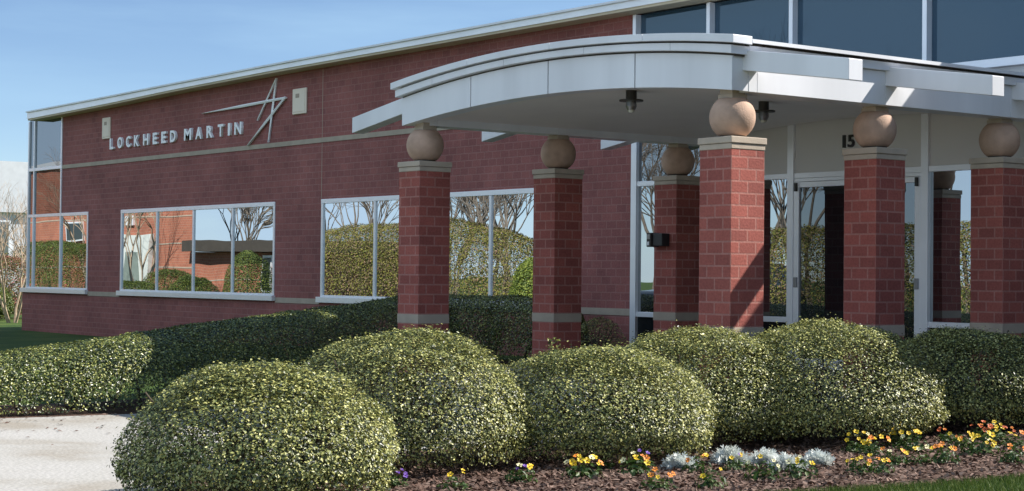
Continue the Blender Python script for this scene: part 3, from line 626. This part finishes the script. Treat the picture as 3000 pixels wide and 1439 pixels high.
for k, (x, y, cols, nf, sz, lab) in enumerate(pan):
    g = float(gz(x, y)); t = thing('pansy', (x, y, g), lab, 'flower', 'pansies in the mulch bed'); rr = random.Random(100 + k)
    fo = bpy.data.objects.new('foliage', TM[k % 4]); C.objects.link(fo); fo.parent = t; fo.scale = (sz, sz, sz * rr.uniform(.8, 1.15)); fo.rotation_euler = (0, 0, rr.uniform(0, 6))
    for j in range(int(nf * .85 + .5)):
        a = rr.uniform(0, 6.283); q = math.sqrt(rr.random()) * .11 * sz; z = (.125 - 3.2 * q * q) * sz * rr.uniform(.85, 1.3)
        f = bpy.data.objects.new('flower', FM[CM[cols[j % len(cols)]]]); C.objects.link(f); f.parent = t
        f.location = (q * math.cos(a), q * math.sin(a), z); f.scale = (sz * rr.uniform(.42, .8),) * 3
        f.rotation_euler = Vector((q * math.cos(a) * 5 + .55, q * math.sin(a) * 5 - .35, .75)).to_track_quat('Z', 'Y').to_euler()
        f.rotation_euler.rotate_axis('Z', rr.uniform(0, 6))
def dusty_mesh(seed):
    rs = np.random.RandomState(seed); n = 130; P = unit(rs.normal(0, 1, (n, 3))); P[:, 2] = np.abs(P[:, 2]) * .9 + .12; P = unit(P); r = rs.uniform(.5, 1, (n, 1))
    V = []
    for k in range(n):   # lobed, feathery leaf: a stalk with side lobes
        d = P[k]; s_ = unit(np.cross(d, rs.normal(0, 1, 3))); nn = np.cross(d, s_); L = .13 * r[k, 0]; base = d * .03 + np.array([0, 0, 0])
        for j in range(5):
            c = base + d * L * (.25 + .16 * j) + nn * .004 * j; w0 = .014 * (1.15 - abs(j - 2) * .18)
            for sg in (1, -1):
                tip = c + s_ * sg * (.028 if j < 4 else .012) + d * .02
                V.append([c - d * .008, c + d * .012, tip + d * .006, tip - d * w0 * .5])
    return soup('leaf_rosette', np.array(V), 4, [(0, 1, 2, 3)], M['silver'])
for k, (x, y, s, lab) in enumerate([(1.99, -2.36, 1.05, 'leftmost silver leaved plant, apart from the other silver ones'), (1.94, -1.84, 1.2, 'tallest and whitest silver leaved plant in the bed'), (2.10, -1.64, 1.05, 'silver leaved plant right beside the tallest one'),
                                  (2.46, -1.78, 1.1, 'silver leaved plant furthest forward in the bed'), (2.38, -1.38, 1.0, 'rightmost silver leaved plant, next to bare mulch')]):
    t = thing('silver_plant', (x, y, float(gz(x, y))), lab, 'plant', 'silver leaved bedding plants'); o = dusty_mesh(60 + k); o.parent = t; o.scale = (s * .92, s * .92, s * .78)

# sprig on the third shrub, bark chips, grass blades
n = 26000; y = nrs.uniform(-5.9, 3.2, n); x = np.array([path_r(v) if v < -.1 else .5 for v in y]); xr_ = np.array([bed_r(v) for v in y]); x = x + (xr_ - x) * nrs.rand(n) ** .8
P = np.stack([x, y, gz(x, y) + .012 + nrs.rand(n) * .012], 1)
tag(soup('bark_chips', leaves(P, np.tile([0, 0, 1.], (n, 1)), .05, .022, .8, .05), 4, LF, M['chip']), 'loose brown bark chips covering the flower bed', 'mulch', kind='stuff')
n = 90000; y = nrs.uniform(-4.6, 3.0, n); e0 = np.array([bed_r(v) for v in y]); x = e0 + nrs.rand(n) ** 1.6 * 3.2 - .04
T = unit(np.stack([nrs.normal(0, .35, n), nrs.normal(0, .35, n), np.ones(n)], 1)); hgt = nrs.uniform(.025, .06, (n, 1)); S = unit(np.cross(T, nrs.normal(0, 1, (n, 3)))) * .0025
P = np.stack([x, y, gz(x, y)], 1); V = np.stack([P - S, P + S, P + T * hgt], 1)
tag(soup('grass', V, 3, [(0, 1, 2)], M['grassb']), 'short green grass beside the flower bed', 'grass', kind='stuff')

n = 260; y = nrs.uniform(-7, -2.5, n); x = np.array([path_l(v) for v in y]) + nrs.rand(n) ** 2.2 * 3.2
tag(soup('fallen_leaves', leaves(np.stack([x, y, gz(x, y) + .014], 1), np.tile([0, 0, 1.], (n, 1)), .05, .028, .3, .1), 4, LF, M['chip']), 'scattered fallen leaves on the pale walkway', 'leaves', kind='stuff')

# ------------------------------------------------------------------ trees
def tree_meshes(seed, h, spread, mat, splits=3, depth=5, r0=.11, multi=1):
    rs = random.Random(seed); tr, br = MB(), MB()
    def grow(p, d, L, r, lev):
        mid = p + d * L * .5 + Vector((rs.uniform(-1, 1), rs.uniform(-1, 1), 0)) * L * .05; q = p + d * L + Vector((rs.uniform(-1, 1), rs.uniform(-1, 1), 0)) * L * .06
        (tr if lev == 0 else br).tube([p, mid, q], [r, r * .86, r * .70], 6 if lev < 2 else 4 if lev < 4 else 3, caps=lev < 2)
        if lev >= depth: return
        for k in range(splits if lev else splits + 1):
            a = rs.uniform(0, 6.283); tilt = rs.uniform(.3, .75) * spread
            o = d.orthogonal().normalized(); o.rotate(Matrix.Rotation(a, 3, d)); nd = (d + o * tilt + Vector((0, 0, .12))).normalized()
            grow(q if k else q, nd, L * rs.uniform(.62, .86), r * .64, lev + 1)
    for k in range(multi):
        a = 6.283 * k / max(1, multi) + rs.uniform(0, 1); d = Vector((math.cos(a) * .28, math.sin(a) * .28, 1)).normalized() if multi > 1 else Vector((rs.uniform(-.06, .06), rs.uniform(-.06, .06), 1)).normalized()
        grow(Vector((math.cos(a) * .1, math.sin(a) * .1, -.1)) if multi > 1 else Vector((0, 0, -.1)), d, h * .26, r0, 0)
    out = []
    for mb, nme in ((tr, 'trunk'), (br, 'branches')):
        o = mb.build(nme, mat); out.append(o.data); bpy.data.objects.remove(o)
    return out
TR = [tree_meshes(3, 6.5, 1.0, M['bark'], 3, 6, .062), tree_meshes(5, 7.5, .85, M['bark'], 3, 6, .07), tree_meshes(8, 4.6, .8, M['palebark'], 2, 7, .045, multi=4)]
def tree(kind, x, y, lab, s=1., rz=0., grp='bare trees around the building'):
    t = thing('bare_tree', (x, y, float(gz(x, y))), lab, 'tree', grp); t.rotation_euler = (0, 0, rz); t.scale = (s, s, s)
    for nme, me in zip(('trunk', 'branches'), TR[kind]):
        o = bpy.data.objects.new(nme, me); C.objects.link(o); o.parent = t
    return t
tree(2, -33.3, 6.45, 'pale multi stemmed bare tree just left of the building corner', .80, .4)
tree(2, -39.6, 9.4, 'pale bare tree a little behind the one at the building corner', .85, 2.0)
for k, (kind, x, y, s, lab) in enumerate([(0, -33, -11, 1.0, 'spreading bare tree mirrored above the hedge in the wide window'), (1, -28.5, -15, 1.1, 'tall bare tree mirrored in the wide window behind the columns'), (0, -24, -12, .9, 'bare tree mirrored beside the right end of the wide window'),
        (1, -47, -23, 1.3, 'large bare tree mirrored behind the low brick wing'), (0, -51, -19, 1.1, 'bare tree mirrored over the flat brown roof'), (2, -57.5, -10.2, 1.5, 'leaning pale bare tree mirrored before the white door'), (2, -50.5, -8.6, 1.3, 'slim pale bare tree mirrored in the corner window'),
        (0, -18, -14, 1.0, 'bare tree mirrored in the glass beside the rear left column'), (1, -14, -16, .9, 'tall bare tree mirrored in the narrow side light'), (1, -38.5, -21, 1.2, 'bare tree mirrored between the low wing and the hedge'), (0, -10, -13, .9, 'bare tree mirrored in the entrance door glass'), (1, -63, -22, 1.5, 'bare tree mirrored above the tall brick block'), (1, -42, -17, 1.1, 'bare tree mirrored at the end of the low brick wing'), (0, -45, -27, 1.5, 'far bare tree mirrored in the fourth pane of the long window'),
        (1, -35, -19, 1.2, 'bare tree mirrored in the first pane of the wide window'), (0, -31, -22, 1.4, 'far bare tree mirrored behind the spreading one'), (1, -26, -19, 1.2, 'bare tree mirrored right of the utility poles'), (0, -21, -20, 1.3, 'far bare tree mirrored near the entrance glazing'), (1, -29.5, -10, .8, 'slim bare tree mirrored close behind the tall hedge'),
        (0, -62, -19, 1.0, 'bare tree mirrored at the right of the long window, nearer of two'), (1, -65.5, -21.5, 1.1, 'bare tree mirrored beside the brick block flank'), (1, -59, -17.5, .9, 'bare tree mirrored in the last pane of the long window'), (0, -52, -18, 1.0, 'bare tree mirrored at the left end of the wide window'), (1, -48.5, -17, .95, 'bare tree mirrored over the hedge, left of the near column'),
        (0, -43.2, -18, 1.0, 'bare tree mirrored just right of the near column'), (1, -40, -17.5, 1.0, 'bare tree mirrored over the middle of the hedge'), (0, -37.5, -16, .9, 'bare tree mirrored by the thinner utility pole'), (1, -26, -18, 1.0, 'bare tree mirrored in the upper side light')]):
    tree(kind, x, y, lab, s, k * 1.3)

# ------------------------------------------------------------------ beyond the left corner
for k, (x, y, h, r, mt_, lab) in enumerate([(-37.5, 7.7, 1.75, 1.3, 'pleaf', 'pink flowering azalea bush on the lawn past the building corner'), (-42, 10.6, 2.1, 1.5, 'yleaf', 'yellowish bush behind the pink azalea'), (-36, 6.5, 1.1, .9, 'gleaf', 'low green bush nearest the building corner')]):
    shrub(x, y, h, r, r, lab, 300 + k, mt_, 16000, .055, 'garden_bush', 'bush', 'bushes past the building corner', .1)
pb_ = thing('neighbour_building', (-80, 26, 0), 'pale neighbouring building with white upper cladding seen past the left corner', 'building')
MB().box(-100, -78, 15, 60, -.6, 4.0).build('wall', M['pale'], pb_); MB().box(-100.3, -77.7, 14.7, 60.3, 4.0, 6.6).build('cladding', M['pale'], pb_)
for yy in (16.5, 20.5, 24.5, 28.5):
    f = MB().box(-78.02, -77.9, yy, yy + 3, 1.4, 3.6).build('window', M['frame'], pb_)
    g = MB().box(-77.91, -77.88, yy + .1, yy + 1.45, 1.5, 3.5).box(-77.91, -77.88, yy + 1.55, yy + 2.9, 1.5, 3.5).build('pane', M['glassd']); g.parent = f

# ------------------------------------------------------------------ across the car park: what the windows mirror
ob = thing('brick_office_block', (-64, -18, 0), 'orange brick office block opposite, mirrored in the windows', 'building')
YB = -13.45; b = MB().hexa([(-110, YB - 14, -.6), (-90, YB - 14, -.6), (-55.5, YB, -.6), (-110, YB, -.6), (-110, YB - 14, 5.9), (-90, YB - 14, 5.9), (-55.5, YB, 5.9), (-110, YB, 5.9)]); b.build('wall', M['obrick'], ob)
b = MB().hexa([(-110, YB - 14.2, 5.9), (-90, YB - 14.2, 5.9), (-55.2, YB + .15, 5.9), (-110, YB + .15, 5.9), (-110, YB - 14.2, 6.15), (-90, YB - 14.2, 6.15), (-55.2, YB + .15, 6.15), (-110, YB + .15, 6.15)]); b.build('roof_edge', M['frame'], ob)
b = MB()
for z in (1.2, 2.2, 3.35): b.box(-84, -55.5, YB, YB + .015, z, z + .05)
b.build('stone_band', M['band'], ob)
d = MB().box(-62.3, -59.5, YB, YB + .12, -.3, 2.66).build('entrance_door', M['doorw'], ob); g = MB().box(-61.9, -60.6, YB + .12, YB + .15, -.2, 1.9).build('panel', M['doorg']); g.parent = d
f = MB().box(-68.4, -66.3, YB, YB + .1, 2.4, 3.3).build('window', M['frame'], ob); g = MB().box(-68.3, -66.4, YB + .09, YB + .12, 2.48, 3.22).build('pane', M['glassd']); g.parent = f
f = MB().box(-61.7, -61.1, YB, YB + .1, 3.05, 3.45).build('vent', M['frame'], ob)
lw = thing('brick_wing', (-51, -15, 0), 'low sunlit orange brick wing with dark flat roof, mirrored in the windows', 'building')
MB().box(-55.48, -48.9, YB - 6, YB, -.6, 1.86).build('wall', M['obrick'], lw)
MB().box(-55.48, -47.2, YB - 6.3, YB + .5, 1.88, 2.30).build('roof', M['dbrown'], lw)
f = MB().box(-49.5, -48.95, YB, YB + .06, .3, 1.75).build('window', M['frame'], lw); g = MB().box(-49.42, -49.02, YB + .055, YB + .08, .4, 1.65).build('pane', M['glassd']); g.parent = f
MB().box(-55.48, -48.9, YB, YB + .012, .75, .8).build('stone_band', M['band'], lw)
hedge('tall_hedge', [(-32.6, -6.4, 2.5, .9), (-31, -6.0, 2.62, 1.1), (-29, -6.1, 2.68, 1.1), (-26, -5.9, 2.72, 1.1), (-23.6, -6.1, 2.4, 1.0), (-22.2, -6.3, 2.0, .8)], 'tall ragged hedge with yellow top, mirrored in the wide window', 33, 'yleaf', 8500, .052, 'tall hedges opposite the building')
hedge('tall_hedge', [(-16.4, -6.2, 2.2, .9), (-13, -6.1, 2.4, 1.0), (-9.5, -6.6, 2.4, .9)], 'tall yellow green hedge mirrored in the entrance glass', 34, 'yleaf', 8000, .052, 'tall hedges opposite the building')
hedge('tall_hedge', [(-60, -7.6, 2.35, 1.2), (-55, -7.4, 2.4, 1.2), (-51.5, -7.3, 2.3, 1.1)], 'dark green hedge mirrored in the corner window', 35, 'gleaf', 6000, .056, 'tall hedges opposite the building')
for k, (x, y, h, r, lab) in enumerate([(-45.1, -7.4, 1.4, 1.1, 'round green bush mirrored in front of the tall brick block'), (-42.9, -7.2, 1.2, .85, 'round green bush mirrored in front of the low wing'), (-48.6, -7.6, 1.0, 1.1, 'low green bush mirrored below the white door')]):
    shrub(x, y, h, r, r, lab, 400 + k, 'gleaf', 18000, .05, 'round_bush', 'bush', 'bushes opposite the building', .05)
def cone(x, y, h, r, lab, seed, mat):
    rs = np.random.RandomState(seed); n = 16000; t = thing('conical_bush', (x, y, float(gz(x, y))), lab, 'bush', 'conical bushes opposite the building')
    z = rs.rand(n) ** 1.2; a = rs.uniform(0, 6.283, n); q = r * np.sqrt(np.clip(1 - z ** 1.7, .02, 1)) * (1 - rs.rand(n) ** 2 * .4) * (1 + lump(np.stack([z * 6, np.cos(a) * 2, np.sin(a) * 2], 1), seed, .1, 1.5))
    Q = np.stack([q * np.cos(a), q * np.sin(a), z * h + .05], 1); soup('foliage', leaves(Q, np.stack([np.cos(a), np.sin(a), .5 + z], 1), .055, .033, .9, rs=rs), 4, LF, M[mat], t)
    MB().tube([(0, 0, -.1), (0, 0, h * .8)], [.05, .02], 6).build('trunk', M['bark'], t, loc=(0, 0, 0))
cone(-39.5, -7.4, 2.0, 1.0, 'dark green conical bush mirrored before the low brick wing', 51, 'gleaf'); cone(-21.4, -5.0, 1.72, .72, 'bright green conical bush mirrored at the right of the wide window', 52, 'limeleaf')
for x, y, lab in ((-37.6, -24, 'thicker wooden utility pole mirrored above the hedge'), (-36.6, -26, 'thinner wooden utility pole with crossarm mirrored above the hedge')):
    t = thing('utility_pole', (x, y, -.28), lab, 'pole', 'utility poles opposite the building'); k = 1 if 'thicker' in lab else .75
    MB().lathe((0, 0, 0), [(.17 * k, -.2), (.12 * k, 10)], 10).build('pole', M['wood'], t, loc=(0, 0, 0)); MB().box(-1.1, 1.1, -.06, .06, 9.0, 9.15).build('crossarm', M['wood'], t, loc=(0, 0, 0))
# a parked car facing the building
car = thing('parked_car', (-22.4, -9.6, -.27), 'dark parked car with white headlights, mirrored in the narrow entrance pane', 'car')
secs = [(.0, .75, .38, .95, .80), (.12, .86, .30, 1.02, .86), (1.1, .90, .28, 1.10, .88), (1.75, .90, .28, 1.18, .84), (2.45, .90, .28, 1.70, .68), (3.6, .90, .28, 1.72, .68), (4.3, .88, .30, 1.60, .62), (4.6, .80, .45, 1.0, .75)]
b = MB(); b.loft([[(-w0, -yy, z0), (w0, -yy, z0), (w0 * 1.02, -yy, min(.95, z1 * .75)), (w1, -yy, z1), (-w1, -yy, z1), (-w0 * 1.02, -yy, min(.95, z1 * .75))] for yy, w0, z0, z1, w1 in secs]); b.build('body', M['carp'], car, loc=(0, 0, 0), bevel=.05)
MB().quad((-.80, -1.74, 1.20), (.80, -1.74, 1.20), (.66, -2.40, 1.66), (-.66, -2.40, 1.66)).build('windscreen', M['glassd'], car, loc=(0, 0, .012))
for sx in (-1, 1):
    MB().quad((sx * .905, -1.9, 1.12), (sx * .905, -4.1, 1.12), (sx * .72, -4.0, 1.58), (sx * .72, -2.5, 1.62)).build('side_window', M['glassd'], car, loc=(sx * .02, 0, 0))
    MB().box(sx * .66 - .18, sx * .66 + .18, -.02, .05, .74, .90).build('headlight', M['lamp'], car, loc=(0, 0, 0), bevel=.02)
    for yy in (-.95, -3.65):
        wv = MB().loft([[(sx * xx, yy + rr_ * math.cos(2 * math.pi * k / 20), .34 + rr_ * math.sin(2 * math.pi * k / 20)) for k in range(20)] for xx, rr_ in ((.70, .33), (.92, .34), (.94, .30))]).build('wheel', M['tyre'], car, loc=(0, 0, 0))
        rm = MB().loft([[(sx * xx, yy + rr_ * math.cos(2 * math.pi * k / 20), .34 + rr_ * math.sin(2 * math.pi * k / 20)) for k in range(20)] for xx, rr_ in ((.93, .22), (.95, .20))]).build('rim', M['metal'], loc=(0, 0, 0)); rm.parent = wv
MB().box(-.42, .42, -.01, .045, .68, .88).build('grille', M['chrome'], car, loc=(0, 0, 0)); MB().box(-.88, .88, -.03, .10, .36, .58).build('bumper', M['black'], car, loc=(0, 0, 0), bevel=.03)
MB().box(-.26, .26, .09, .11, .42, .54).build('number_plate', M['letter'], car, loc=(0, 0, 0))
